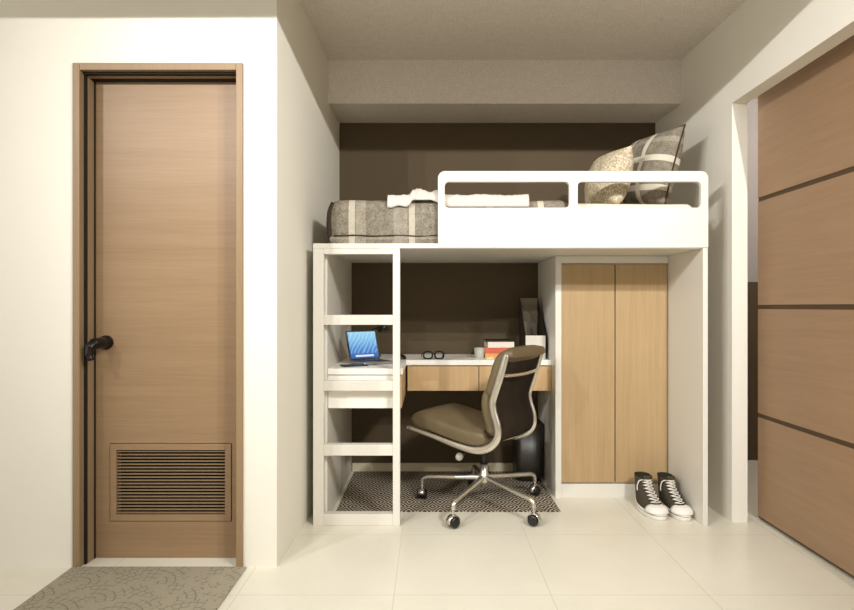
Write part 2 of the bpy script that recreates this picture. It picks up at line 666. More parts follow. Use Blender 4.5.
m = MB().box(1.622, 3.1, 4.262, 4.27, 0, 1.28)  # added dark panel, stands for the shadow on the lower corridor wall
struct(m, 'shade_panel', DARK_WALL, 'added dark brown panel painting the shade low on the corridor wall past the sliding door', 'trim')

# hinged door: frame, leaf, handle, louvre
YL = 2.600               # face of the leaf
d1 = thing('door_1', (-1.152, YD, 0), 'walnut brown hinged door with a louvred vent and black lever, in the cream wall', 'door', kind=S)
m = MB()
fx0, fx1, fz = -1.508, -0.790, 2.130
for (a, b, c, d) in ((fx0, fx0 + 0.030, 0, fz), (fx1 - 0.028, fx1, 0, fz)):
    m.box(a, b, YD - 0.010, YL + 0.05, c, d, 0.002)
m.box(fx0 + 0.030, fx1 - 0.028, YD - 0.010, YL + 0.05, fz - 0.030, fz, 0.002)
# stop moulding
m.box(fx0 + 0.030, fx0 + 0.041, YD + 0.036, YL + 0.05, 0, fz - 0.030, 0.001)
m.box(fx1 - 0.034, fx1 - 0.028, YD + 0.036, YL + 0.05, 0, fz - 0.030, 0.001)
m.box(fx0 + 0.030, fx1 - 0.028, YD + 0.036, YL + 0.05, fz - 0.041, fz - 0.030, 0.001)
m.build('door_frame', FRAME_WOOD, d1)
m = MB()                 # dark strips added round the stop, painting the shade in the reveal
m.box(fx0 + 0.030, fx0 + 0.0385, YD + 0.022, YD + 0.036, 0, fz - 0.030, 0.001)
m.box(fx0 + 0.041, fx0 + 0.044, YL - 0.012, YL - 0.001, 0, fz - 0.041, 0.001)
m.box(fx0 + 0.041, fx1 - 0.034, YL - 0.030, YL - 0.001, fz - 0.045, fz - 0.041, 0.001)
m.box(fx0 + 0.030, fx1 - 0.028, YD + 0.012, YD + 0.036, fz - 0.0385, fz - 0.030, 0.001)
m.build('reveal_shade', DARK_GAP, d1)
lx0, lx1 = fx0 + 0.042, fx1 - 0.035
LV = (-1.374, -0.898, 0.190, 0.473)
m = MB()
zt = fz - 0.042
m.box(lx0, LV[0] - 0.030, YL, YL + 0.04, 0.002, zt, 0)
m.box(LV[1] + 0.030, lx1, YL, YL + 0.04, 0.002, zt, 0)
m.box(LV[0] - 0.030, LV[1] + 0.030, YL, YL + 0.04, LV[3] + 0.030, zt, 0)
m.box(LV[0] - 0.030, LV[1] + 0.030, YL, YL + 0.04, 0.002, LV[2] - 0.030, 0)
leaf = m.build('door_leaf', DOOR_WOOD, d1)
m = MB()
g = 0.027
m.box(LV[0] - g, LV[0], YL - 0.004, YL + 0.036, LV[2] - g, LV[3] + g, 0.0015)
m.box(LV[1], LV[1] + g, YL - 0.004, YL + 0.036, LV[2] - g, LV[3] + g, 0.0015)
m.box(LV[0], LV[1], YL - 0.004, YL + 0.036, LV[3], LV[3] + g, 0.0015)
m.box(LV[0], LV[1], YL - 0.004, YL + 0.036, LV[2] - g, LV[2], 0.0015)
louv = m.build('louvre_frame', DOOR_WOOD, leaf)
m = MB()
n = 20
for i in range(n):
    zc = LV[2] + (i + 0.5) * (LV[3] - LV[2]) / n
    M = Matrix.Translation((0, YL + 0.006, zc)) @ Matrix.Rotation(math.radians(12), 4, 'X')
    m.box(LV[0], LV[1], -0.004, 0.004, -0.0016, 0.0016, 0, M=M)
o = m.build('louvre_slats', FRAME_WOOD, leaf)
m = MB().box(LV[0] - 0.028, LV[1] + 0.028, YL + 0.0362, YL + 0.039, LV[2] - 0.028, LV[3] + 0.028)
m.build('louvre_backing', paint('black louvre backing', (10, 8, 6), 0.9, 0.05, 10, 0), leaf)
m = MB()
hx, hz = -1.418, 0.945
m.lathe([(0, 0), (0.031, 0), (0.031, 0.008), (0.026, 0.012), (0.026, 0.028), (0.022, 0.034), (0, 0.034)], M=Matrix.Translation((hx, YL, hz)) @ Matrix.Rotation(PI / 2, 4, 'X'))
m.tube(smooth_path([(hx, YL - 0.02, hz), (hx, YL - 0.06, hz), (hx - 0.004, YL - 0.088, hz - 0.002), (hx - 0.012, YL - 0.104, hz - 0.018), (hx - 0.014, YL - 0.106, hz - 0.045), (hx - 0.006, YL - 0.106, hz - 0.070)]),
       [0.025] * 9 + [0.024] * 8 + [0.021] * 8 + [0.0165] * 8 + [0.0125] * 7 + [0.010], 16)
m.build('door_handle', BLACK_METAL, leaf)

# sliding door of four boards with dark grooves
d2 = thing('door_2', (1.70, 2.1, 0), 'oak brown sliding door of four wide boards with dark grooves, in the right wall', 'door', kind=S)
XS = 1.700
sy0, sy1 = 0.85, 3.080
zs = [0.02, 0.54, 1.10, 1.655, 2.22]
MB().box(XS + 0.006, XS + 0.04, sy0, sy1, 0.008, 2.225).build('door_core', GROOVE, d2)
for i in range(4):
    m = MB().box(XS, XS + 0.0065, sy0, sy1 - 0.004, zs[i] + (0.011 if i else 0.0), zs[i + 1] - 0.011, 0.001)
    m.build('door_board', SLIDE_WOOD, d2)
m = MB().box(XS - 0.02, XS + 0.045, 0.85, 4.1, 2.228, 2.28)
m.build('door_track', ALU, d2)

# ------------------------------------------------------------------ loft bed
YF = 2.98
ZP0, ZP1 = 1.395, 1.420
bx0, bx1 = -0.588, 1.397
bed = thing('loft_bed', (0.40, 3.48, 0), 'white loft bed with a ladder and guard rail, built across the niche', 'bed')
m = MB().box(bx0, bx1, YF, 3.975, ZP0, ZP1, 0.002)
m.build('platform', LACQUER, bed)
rx0, rx1 = 0.040, bx1 + 0.001
outer = rrect(rx0, rx1, 1.399, 1.783, (0, 0, 0.036, 0.036), 8)
hole1 = rrect(0.074, 0.700, 1.599, 1.729, 0.022, 6)
hole2 = rrect(0.742, 1.362, 1.599, 1.729, 0.022, 6)
m = curve_plate('guard_rail', [outer, hole1[::-1], hole2[::-1]], YF - 0.004, YF + 0.024, 0.003)
m.build('guard_rail', LACQUER, bed)
m = MB().box(1.372, bx1, YF, 3.975, 0, ZP0, 0.002)
m.build('side_panel', LACQUER, bed)
m = MB().box(bx0, -0.525, YF + 0.052, 3.975, 0, ZP0, 0.002)
m.build('side_panel', LACQUER, bed)
lad = MB().box(bx0, -0.535, YF, YF + 0.05, 0, ZP0, 0.0025).build('ladder_stile', LACQUER, bed)
MB().box(-0.187, -0.151, YF, YF + 0.05, 0, ZP0, 0.0025).build('ladder_stile', LACQUER, bed)
for (z0, z1) in ((1.366, ZP0), (1.010, 1.060), (0.678, 0.728), (0.352, 0.407), (0.0, 0.058)):
    MB().box(-0.535, -0.187, YF + 0.002, YF + 0.05, z0, z1, 0.0025).build('rung', LACQUER, bed)

# ------------------------------------------------------------------ wardrobe
wd = thing('wardrobe', (1.058, 3.70, 0), 'tall oak two door wardrobe with white sides under the loft bed', 'wardrobe')
m = MB()
m.box(0.722, 0.757, 3.412, 3.965, 0, ZP0 - 0.002, 0.001)
m.box(0.757, 1.370, 3.95, 3.965, 0, ZP0 - 0.002)
m.box(1.352, 1.370, 3.434, 3.95, 0, ZP0 - 0.002)
m.box(0.757, 1.352, 3.434, 3.95, 0.075, 0.093)
m.box(0.757, 1.352, 3.434, 3.95, 1.340, 1.358)
m.build('carcass', LACQUER, wd)
MB().box(0.7575, 1.370, 3.414, 3.433, 1.352, ZP0 - 0.002, 0.001).build('filler_panel', LACQUER, wd)
MB().box(0.7575, 1.370, 3.420, 3.433, 0, 0.080, 0.001).build('plinth', LACQUER, wd)
MB().box(0.7585, 1.0630, 3.414, 3.433, 0.090, 1.346, 0.0015).build('door', OAK, wd)
MB().box(1.0685, 1.368, 3.414, 3.433, 0.090, 1.346, 0.0015).build('door', OAK, wd)

# ------------------------------------------------------------------ desk
dk = thing('desk', (0.1, 3.6, 0), 'white topped corner desk with oak drawer fronts under the loft bed', 'desk')
ZD = 0.785
m = MB().prism([(-0.5235, 3.034), (-0.140, 3.034), (-0.140, 3.515), (0.7205, 3.515), (0.7205, 3.963), (-0.5235, 3.963)], 2, 0.754, ZD, bevel=0.002)
m.build('desktop', LACQUER_DESK, dk)
m = MB()
m.box(-0.128, 0.7200, 3.545, 3.95, 0.605, 0.620)
m.box(-0.128, -0.118, 3.545, 3.95, 0.620, 0.752)
m.box(0.710, 0.7200, 3.545, 3.95, 0.620, 0.752)
m.box(-0.128, 0.7200, 3.94, 3.95, 0.620, 0.752)
m.build('drawer_case', LACQUER_DESK, dk)
MB().box(-0.134, 0.2885, 3.524, 3.543, 0.602, 0.748, 0.0015).build('drawer', OAK_H, dk)
MB().box(0.2925, 0.7200, 3.524, 3.543, 0.602, 0.748, 0.0015).build('drawer', OAK_H, dk)
m = MB().box(-0.5235, -0.160, 3.046, 3.95, 0.580, 0.752, 0.002)
m.build('return_case', LACQUER_DESK, dk)
MB().box(-0.159, -0.146, 3.046, 3.522, 0.580, 0.748, 0.001).build('return_side', OAK_H, dk)

# ------------------------------------------------------------------ bedding
MB()
def soft(a, s, amp):
    def f(p, n):
        return n * (noise.noise(p * s) * amp + noise.noise(p * s * 2.7 + Vector((a, 0, 0))) * amp * 0.4)
    return f
m = MB().rbox(-0.490, 1.362, 3.045, 3.93, ZP1 + 0.001, 1.634, 0.035, 0.03, disp=lambda p, n: Vector((0, 0, 0.004 * noise.noise(p * 4))) if p.z > 1.6 else Vector((0, 0, 0)))
solo(m, 'mattress', SHEET, (0.43, 3.48, ZP1), 'mattress in a cream fitted sheet on the loft bed', 'mattress')

PL = plaid('grey plaid blanket cloth', (92, 85, 73), (158, 150, 135), (208, 200, 182),
           [(-0.398 - 0.085, 0.032, 0.7), (-0.352 - 0.085, 0.05, 0.22), (-0.150 - 0.085, 0.07, 0.2), (-0.092 - 0.085, 0.03, 0.7), (0.22, 0.03, 0.9), (0.30, 0.05, 0.3), (0.48, 0.03, 0.9)],
           [(0.03, 0.010, 0.25)], [(-0.25, 0.04, 0.6), (0.15, 0.04, 0.6)])
blx, bly = 0.085, 3.48
bl = thing('blanket', (blx, bly, ZP1), 'grey plaid blanket with cream bands wrapped over the foot of the mattress', 'blanket')
def bdisp(p, n):
    k = noise.noise(p * 5.0) * 0.006 + noise.noise(p * 14.0) * 0.002
    d = n * k
    t = (p.z - ZP1) / 0.23
    if p.z < ZP1 + 0.047:
        if p.y < 3.07:
            d.y += 3.024 - p.y
        if p.x < -0.467:
            d.x += (-0.512 - p.x) * 0.6
    d += Vector((n.x, n.y, 0)) * (0.010 * math.sin(PI * max(0, min(1, t))))
    return d
m = MB().rbox(-0.512, 0.715, 3.024, 3.945, ZP1 + 0.002, 1.650, 0.045, 0.022, disp=bdisp,
              drop=lambda c, n: n.z < -0.6 or n.x > 0.75)
ob = m.build('cover', PL, bl)
so = ob.modifiers.new('thickness', 'SOLIDIFY')
so.thickness = 0.009
so.offset = -1
PIPE = mesh_fabric('dark hem', (48, 41, 32), (70, 61, 49), 300)
m = MB()
pts = []
for i in range(60):
    x = -0.490 + i * (1.18 / 59)
    pts.append((x, 3.0175 - 0.001 * math.sin(i), 1.463 + 0.006 * noise.noise(Vector((x * 9, 0, 0))) ))
m.tube(pts, [0.0035 + 0.0018 * noise.noise(Vector((i * 0.9, 3, 0))) for i in range(60)], 8)
m.build('hem', PIPE, bl)
m = MB()
pts = smooth_path([(-0.500, 3.036, 1.426), (-0.514, 3.034, 1.47), (-0.518, 3.034, 1.53), (-0.513, 3.036, 1.59), (-0.497, 3.043, 1.634)])
m.tube(pts, 0.012, 8)
m.build('hem', PIPE, bl)

# white throw lying along the front edge, over the blanket
def throw_mesh():
    mb = MB()
    nx, ns = 90, 26
    top, bot = [], []
    for i in range(nx + 1):
        f = i / nx
        x = -0.216 + 0.719 * f
        # how far it hangs down the front, and how bunched it is here
        if f < 0.15:
            hang, bunch = 0.044 - 0.05 * f + 0.004 * math.sin(f * 60), 0.0
        elif f < 0.31:
            k = min(1, (f - 0.15) / 0.03)
            hang, bunch = 0.036 - 0.028 * k, k
        else:
            k = min(1, max(0, (f - 0.31) / 0.12))
            hang, bunch = 0.008 + 0.034 * k, 1 - k
        rowt = []
        for j in range(ns + 1):
            g = j / ns
            # section: up the front, over the edge, back over the bed
            L = g * (hang + 0.30)
            if L < hang:
                y, z, ny, nz = 3.008, 1.650 - hang + L, -1.0, 0.0
            else:
                q = L - hang
                a = min(1.0, q / 0.035)
                y = 3.008 + 0.022 * math.sin(a * PI / 2) + max(0, q - 0.035)
                z = 1.650 + 0.012 * (1 - math.cos(a * PI / 2)) - (0.0 if q < 0.2 else (q - 0.2) * 0.02)
                ny, nz = -math.cos(a * PI / 2), math.sin(a * PI / 2)
            w = noise.noise(Vector((x * 24, g * 7, 1.3))) * 0.5 + noise.noise(Vector((x * 55, g * 13, 7))) * 0.25
            crease = abs(noise.noise(Vector((x * 38, g * 16, 3.1))))
            h = 0.004 + bunch * (0.030 + 0.040 * w) * (0.25 + 0.75 * min(1, max(0, L - hang * 0.3) / 0.05)) + 0.011 * abs(w) - 0.010 * max(0, 0.25 - crease)
            h += 0.010 * min(1, q / 0.03 if L >= hang else 0) * (1 - bunch) * (0.75 + 0.5 * noise.noise(Vector((x * 9, 2.2, 5))))
            yo = y + ny * h
            if x > 0.02:                      # stays behind the rail
                yo = max(yo, 3.0062)
            rowt.append(((x, y, z), (x, yo, z + nz * h)))
        top.append([r[1] for r in rowt])
        bot.append([r[0] for r in rowt])
    rings = []
    for i in range(nx + 1):
        rings.append(top[i] + bot[i][::-1])
    mb.loft(rings)
    return mb
solo(throw_mesh(), 'throw_blanket', WHITE_CLOTH, (0.13, 3.1, 1.65), 'crumpled white cotton throw draped over the edge of the plaid blanket', 'throw')

def pillow_mesh(w, h, t, puff=0.55, n=34, sag=0.04, seed=0):
    """square cushion: x across, z up, y thick"""
    mb = MB()
    t2 = bmesh.new()
    def pt(i, j, side):
        u, v = -1 + 2 * i / n, -1 + 2 * j / n
        th = max(0, (1 - u * u)) ** puff * max(0, (1 - v * v)) ** puff
        # the outline bows in a little between the corners
        bx = u * (1 - sag * (1 - v * v) * u * u * 1.2)
        bz = v * (1 - sag * (1 - u * u) * v * v * 1.2)
        wr = noise.noise(Vector((u * 2.2 + seed, v * 2.2, side))) * 0.10 * th
        return Vector((bx * w / 2, side * (th + wr) * t / 2, bz * h / 2))
    for side in (-1, 1):
        for i in range(n):
            for j in range(n):
                q = [t2.verts.new(pt(a, b, side)) for a, b in ((i, j), (i + 1, j), (i + 1, j + 1), (i, j + 1))]
                f = t2.faces.new(q if side < 0 else q[::-1])
                f.smooth = True
    bmesh.ops.remove_doubles(t2, verts=t2.verts[:], dist=1e-5)
    bmesh.ops.recalc_face_normals(t2, faces=t2.faces[:])
    mb._take(t2)
    return mb
def pillow_seam(w, h, r, n=40, sag=0.04):
    pts = []
    for (a, b) in (((-1, -1), (1, -1)), ((1, -1), (1, 1)), ((1, 1), (-1, 1)), ((-1, 1), (-1, -1))):
        for k in range(n):
            u = a[0] + (b[0] - a[0]) * k / n
            v = a[1] + (b[1] - a[1]) * k / n
            pts.append((u * (1 - sag * (1 - v * v) * u * u * 1.2) * w / 2, 0, v * (1 - sag * (1 - u * u) * v * v * 1.2) * h / 2))
    return MB().tube(pts, r, 8, closed=True)

def place(o, loc, xdir, up):
    """x axis along xdir, z axis along up"""
    z = Vector(up).normalized()
    x = Vector(xdir)
    x = (x - z * x.dot(z)).normalized()
    y = z.cross(x)
    M = Matrix((x, y, z)).transposed().to_4x4()
    M.translation = Vector(loc)
    o.matrix_world = M

PP = plaid('grey plaid pillow cloth', (96, 88, 75), (152, 144, 128), (212, 204, 186),
           [(-0.10, 0.032, 1.0), (0.07, 0.030, 1.0), (-0.03, 0.05, 0.25)], [(0.03, 0.034, 1.0), (-0.13, 0.03, 0.9), (0.14, 0.03, 0.25)])
pil = thing('pillow', (1.30, 3.36, 1.66), 'large grey plaid pillow with cream bands leaning by the right wall', 'pillow')
pillow_mesh(0.46, 0.44, 0.22, 0.5, seed=3).build('pillow_cover', PP, pil, world=False)
pillow_seam(0.46, 0.44, 0.0045).build('piping', PIPE, pil, world=False)
place(pil, (1.232, 3.36, 1.866), (0.34, -1, 0.10), (0.25, 0.02, 0.96))
pil2 = lab(pillow_mesh(0.36, 0.32, 0.20, 0.5, seed=9).build('pillow', beige_weave()), 'smaller beige nubby pillow leaning on the grey plaid pillow', 'pillow')
place(pil2, (0.985, 3.28, 1.80), (0.22, -1, 0), (0.22, 0.0, 0.97))

# ------------------------------------------------------------------ rug and door mat
m = MB().box(-0.505, 0.702, 3.18, 3.955, 0.0, 0.004, 0.0015)
solo(m, 'rug', rug_mat(), (0.1, 3.56, 0), 'dark and cream geometric woven rug on the floor under the desk', 'rug')
m = MB().box(-1.505, -0.772, 1.90, 2.498, 0.0, 0.008, 0.003)
solo(m, 'door_mat', mat_mat(), (-1.14, 2.2, 0), 'grey door mat with a cobble fan pattern before the hinged door', 'mat')

# ------------------------------------------------------------------ office chair
CZ = 0.004
ch = thing('office_chair', (0.298, 3.27, CZ), 'taupe leather swivel office chair with polished metal frame on castors', 'chair', rz=math.radians(55))
prof = [(0.352, 0.428), (0.20, 0.402), (0.06, 0.374), (-0.04, 0.360), (-0.105, 0.364), (-0.165, 0.390), (-0.203, 0.440), (-0.203, 0.500), (-0.182, 0.565), (-0.176, 0.615), (-0.190, 0.665), (-0.215, 0.735), (-0.245, 0.830), (-0.256, 0.862)]
pp = [Vector((0, y + 0.008, z - CZ)) for (y, z) in prof]
fine = smooth_path(pp, 7)
def rail(x, a, b):
    rings = []
    n = len(fine)
    for i, p in enumerate(fine):
        d = (fine[min(i + 1, n - 1)] - fine[max(i - 1, 0)]).normalized()
        nn = Vector((0, -d.z, d.y))
        k = 0.55 + 0.45 * min(1, i / 26.0)
        if i > n - 12:
            k *= 0.75 + 0.25 * (n - 1 - i) / 11
        rings.append([p + Vector((x, 0, 0)) + nn * math.cos(t * 2 * PI / 14) * a * k + Vector((1, 0, 0)) * math.sin(t * 2 * PI / 14) * b for t in range(14)])
    return MB().loft(rings)
for sx in (-1, 1):
    m = rail(sx * 0.208, 0.020, 0.010)
    m.lathe([(0, -0.012), (0.010, -0.006), (0.012, 0.0), (0.010, 0.006), (0, 0.012)], c=(sx * 0.208, fine[0].y + 0.004, fine[0].z), seg=16)
    m.build('side_rail', CHROME, ch, world=False)

def along(path, t):
    """point and unit normal (towards the sitter) at arc fraction t of a path in y-z"""
    L = [0]
    for a, b in zip(path, path[1:]):
        L.append(L[-1] + (b - a).length)
    s = t * L[-1]
    for i in range(len(path) - 1):
        if L[i + 1] >= s - 1e-9:
            k = (s - L[i]) / max(1e-9, L[i + 1] - L[i])
            p = path[i].lerp(path[i + 1], k)
            d = (path[min(i + 2, len(path) - 1)] - path[max(i - 1, 0)]).normalized()
            return p, Vector((0, d.z, -d.y))
def pad(path, t0, t1, width, thick, off, power=5.0, n=40, chan=(), box=0.62):
    """soft pad lying on a path: superellipse section, rounded ends, stitched channels"""
    rings = []
    for i in range(n + 1):
        e = -1 + 2 * i / n
        ee = math.sin(e * PI / 2)
        t = t0 + (t1 - t0) * (ee + 1) / 2
        p, nn = along(path, t)
        f = max(0.02, (1 - abs(ee) ** power) ** (1 / 2.2))
        for c in chan:
            f *= 1 - 0.32 * math.exp(-((t - c) / 0.008) ** 2)
        wv = 1 - 0.05 * abs(ee) ** 8
        ring = []
        for k in range(36):
            a = k * 2 * PI / 36
            cx, cy = math.cos(a), math.sin(a)
            x = math.copysign(abs(cx) ** 0.28, cx) * width / 2 * wv
            h = math.copysign(abs(cy) ** box, cy) * thick / 2 * f
            dome = 0.008 * (1 - (2 * x / width) ** 2) if cy > 0 else 0
            ring.append(p + Vector((x, 0, 0)) + nn * (off + h + dome * f))
        rings.append(ring)
    return MB().loft(rings)
# arc fractions: seat, lower back, upper back
m = pad(fine, 0.0, 0.495, 0.425, 0.092, 0.056, power=10.0, box=0.38)
m.build('seat', LEATHER, ch, world=False)
back = [p for p in fine if p.z > 0.40 and p.y < -0.14]
m = pad(back, 0.02, 0.56, 0.395, 0.075, 0.050)
m.build('back_cushion', LEATHER, ch, world=False)
stem_ = [p for p in back if p.z < 0.795]
tip = stem_[-1]
crown = stem_ + [tip + Vector((0, -0.008, 0.018)), tip + Vector((0, -0.020, 0.030)), tip + Vector((0, -0.036, 0.034)), tip + Vector((0, -0.048, 0.026))]
m = pad(crown, 0.50, 1.0, 0.415, 0.072, 0.036)
m.build('back_cushion', LEATHER, ch, world=False)
# dark mesh stretched behind the cushions
rings = []
for p in [along(back, i / 30) for i in range(31)]:
    c, nn = p
    rings.append([c + Vector((x, 0, 0)) + nn * o_ for (x, o_) in ((-0.200, -0.004), (-0.200, 0.004), (0.200, 0.004), (0.200, -0.004))])
MB().loft(rings).build('back_sling', BACK_MESH, ch, world=False)
sp, nn = along(back, 0.77)
m = MB().tube(smooth_path([sp + Vector((-0.206, 0, 0)), sp + Vector((-0.15, 0, 0)) - nn * 0.02, sp - nn * 0.03, sp + Vector((0.15, 0, 0)) - nn * 0.02, sp + Vector((0.206, 0, 0))], 6), 0.0095, 12)
m.build('back_spreader', CHROME, ch, world=False)
m = MB()
m.box(-0.205, 0.205, -0.03, 0.015, 0.345, 0.365, 0.006)
m.box(-0.205, 0.205, 0.13, 0.165, 0.365, 0.385, 0.006)
m.box(-0.045, 0.045, -0.06, 0.16, 0.315, 0.362, 0.012)
mech = m.build('tilt_mechanism', BLACK, ch, world=False)
m = MB().tube([(-0.04, 0.06, 0.335), (-0.085, 0.08, 0.297), (-0.102, 0.089, 0.286)], [0.012, 0.010, 0.010], 12)
m.build('tension_arm', BLACK, ch, world=False)
m = MB().lathe([(0, -0.021), (0.014, -0.018), (0.020, -0.009), (0.0215, 0), (0.020, 0.009), (0.014, 0.018), (0, 0.021)], seg=20, M=Matrix.Translation((-0.108, 0.092, 0.280)) @ Matrix.Rotation(0.9, 4, 'Y'))
m.build('tension_knob', paint('pale grey knob', (214, 208, 196), 0.35, 0.02, 20, 0), ch, world=False)
m = MB().tube([(0.03, -0.02, 0.34), (0.16, -0.07, 0.35), (0.22, -0.10, 0.362)], [0.005, 0.005, 0.009], 10)
m.build('height_lever', CHROME, ch, world=False)
m = MB().lathe([(0, 0.232), (0.020, 0.232), (0.020, 0.30), (0.017, 0.302), (0.017, 0.318), (0, 0.318)], seg=24)
m.build('gas_lift', BLACK, ch, world=False)
m = MB().lathe([(0, 0.095), (0.012, 0.097), (0.014, 0.118), (0.026, 0.126), (0.032, 0.142), (0.032, 0.166), (0.026, 0.182), (0.022, 0.186), (0.022, 0.232), (0, 0.232)], seg=28)
m.build('hub', CHROME, ch, world=False)
A0 = [160, 240, 308, 31, 95]
for a in A0:
    th = math.radians(a - 55)
    ux = Vector((math.cos(th), math.sin(th), 0))
    up = Vector((0, 0, 1))
    m = MB()
    path = smooth_path([ux * 0.022 + up * 0.158, ux * 0.13 + up * 0.146, ux * 0.26 + up * 0.134, ux * 0.333 + up * 0.126, ux * 0.360 + up * 0.110, ux * 0.365 + up * 0.083], 6)
    nn_ = len(path)
    m.tube(path, [0.0155 - 0.005 * i / (nn_ - 1) for i in range(nn_)], 14)
    m.build('base_arm', CHROME, ch, world=False)
    # castor: stem with hood, and two wheels trailing a little
    c = ux * 0.365
    r2 = math.radians(a * 1.7 + 20)
    axle = Vector((math.cos(r2), math.sin(r2), 0))
    Mw = Matrix.Translation(c + up * 0.0275) @ axle.to_track_quat('Z', 'Y').to_matrix().to_4x4()
    m = MB()
    for sgn in (-1, 1):
        m.lathe([(0, 0.006 * sgn), (0.020, 0.006 * sgn), (0.0255, 0.008 * sgn), (0.0275, 0.012 * sgn), (0.0275, 0.020 * sgn), (0.025, 0.025 * sgn), (0.016, 0.0275 * sgn), (0, 0.0275 * sgn)], seg=24, M=Mw)
    wheel = m.build('castor', BLACK, ch, world=False)
    m = MB()
    fw = up.cross(axle)
    arc = []
    for k in range(13):
        aa = -0.25 + k * (PI + 0.1) / 12
        arc.append(c + up * (0.0275 + 0.0305 * math.sin(aa)) + fw * 0.0305 * math.cos(aa))
    rings = []
    for q in arc:
        dirr = (q - (c + up * 0.0275)).normalized()
        rings.append([q + axle * x - dirr * r_ for (x, r_) in ((-0.017, 0.0), (-0.017, -0.003), (0.017, -0.003), (0.017, 0.0))])
    m.loft(rings)
    m.tube([c + up * 0.055, c + up * 0.09], 0.0075, 12)
    m.build('castor_hood', CHROME, wheel, world=False)

# ------------------------------------------------------------------ things on the desk
# laptop
lp = thing('laptop', (-0.365, 3.36, ZD), 'open grey laptop with a blue screen on the desk behind the ladder', 'laptop', rz=math.radians(38))
W_, D_ = 0.200, 0.15
m = MB().box(-W_ / 2, W_ / 2, -D_, 0, 0.003, 0.015, 0.004)
bs = m.build('base', ALU, lp, world=False)
m = MB()
for r in range(5):
    for c in range(11):
        x0 = -0.086 + c * 0.0157
        y0 = -0.022 - r * 0.0155
        m.box(x0, x0 + 0.0135, y0 - 0.0125, y0, 0.015, 0.0164, 0)
m.build('keyboard', BLACK, bs, world=False)
for (x, y) in ((-0.085, -0.015), (0.085, -0.015), (-0.085, -0.135), (0.085, -0.135)):
    m = MB().lathe([(0, 0), (0.006, 0), (0.006, 0.004), (0, 0.004)], c=(x, y, 0), seg=12)
    m.build('rubber_foot', BLACK, bs, world=False)
Ml = Matrix.Translation((0, 0.004, 0.016)) @ Matrix.Rotation(math.radians(-17), 4, 'X')
LH = 0.172
m = MB().box(-W_ / 2, W_ / 2, -0.003, 0.004, 0, LH, 0.0025, M=Ml)
lidm = paint('graphite bezel', (70, 72, 74), 0.4, 0.03, 20, 0)
lid = m.build('lid', lidm, lp, world=False)
# display: a thin plate whose own x-y gives the picture its directions
m = MB().box(-W_ / 2 + 0.009, W_ / 2 - 0.009, 0.010, LH - 0.009, 0, 0.0012)
scr = m.build('display', screen_mat(), lid, world=False)
scr.matrix_local = Ml @ Matrix.Translation((0, -0.0031, 0)) @ Matrix.Rotation(PI / 2, 4, 'X')

# phone lying in front of the laptop
m = MB().box(-0.035, 0.035, -0.068, 0.068, 0, 0.008, 0.003)
ph = lab(m.build('mobile_phone', BLACK), 'flat black phone on the white desk in front of the laptop', 'phone')
ph.location = (-0.405, 3.165, ZD)
ph.rotation_euler = (0, 0, math.radians(-62))

# desk lamp, black, low, behind the laptop
dl = thing('desk_lamp', (-0.37, 3.80, ZD), 'small black desk lamp behind the laptop, head turned sideways', 'lamp')
MB().lathe([(0, 0), (0.055, 0), (0.055, 0.010), (0.045, 0.016), (0.012, 0.020), (0, 0.020)], seg=28).build('base', BLACK, dl, world=False)
m = MB().tube(smooth_path([(0, 0, 0.016), (-0.012, 0, 0.08), (-0.006, 0, 0.155), (0.02, -0.02, 0.178), (0.045, -0.03, 0.180)], 6), 0.0055, 10)
m.build('arm', BLACK, dl, world=False)
Mh = Matrix.Translation((0.052, -0.035, 0.172)) @ Matrix.Rotation(math.radians(62), 4, 'Y')
m = MB().lathe([(0, -0.014), (0.014, -0.012), (0.018, 0.0), (0.022, 0.016), (0.030, 0.045), (0.028, 0.045), (0.019, 0.014), (0, 0.006)], seg=24, M=Mh)
m.build('lamp_shade', BLACK, dl, world=False)
m = MB().lathe([(0, 0.010), (0.010, 0.014), (0.013, 0.026), (0.009, 0.036), (0, 0.040)], seg=16, M=Mh)
m.build('bulb', RUBBER, dl, world=False)

# mouse
m = MB()
rings = []
for i in range(13):
    e = -1 + 2 * i / 12
    w = 0.029 * math.sqrt(max(0.002, 1 - abs(e) ** 3.2))
    h = 0.030 * max(0.05, 1 - abs(e + 0.15) ** 2.4 * 0.9)
    rings.append([Vector((w * math.cos(k * PI / 10), e * 0.052, h * math.sin(k * PI / 10) ** 0.7)) for k in range(11)])
m.loft(rings)
mo = lab(m.build('computer_mouse', BLACK), 'small black computer mouse on the desk just beyond the ladder', 'mouse')
mo.location = (-0.178, 3.60, ZD)
mo.rotation_euler = (0, 0, math.radians(20))

# glasses
gl = thing('glasses', (0.022, 3.575, ZD), 'pair of black framed glasses lying on the white desk', 'glasses', rz=math.radians(4))
def lens_ring(cx, n=24):
    out = []
    for k in range(n):
        a = k * 2 * PI / n
        out.append(Vector((cx + 0.0265 * math.copysign(abs(math.cos(a)) ** 0.75, math.cos(a)), -0.006 * math.cos(a) * (1 if cx > 0 else -1) * 0.3, 0.0245 + 0.0215 * math.copysign(abs(math.sin(a)) ** 0.8, math.sin(a)))))
    return out
m = MB()
for cx in (-0.034, 0.034):
    m.tube(lens_ring(cx), 0.0050, 8, closed=True)
m.tube(smooth_path([(-0.009, 0, 0.030), (0, -0.002, 0.034), (0.009, 0, 0.030)], 5), 0.003, 8)
m.tube([(-0.060, 0, 0.034), (-0.068, 0.003, 0.034)], 0.0034, 8)
m.tube([(0.060, 0, 0.034), (0.068, 0.003, 0.034)], 0.0034, 8)
RIM = paint('matt black acetate', (12, 10, 9), 0.7, 0.05, 20, 0)
m.build('rims', RIM, gl, world=False)
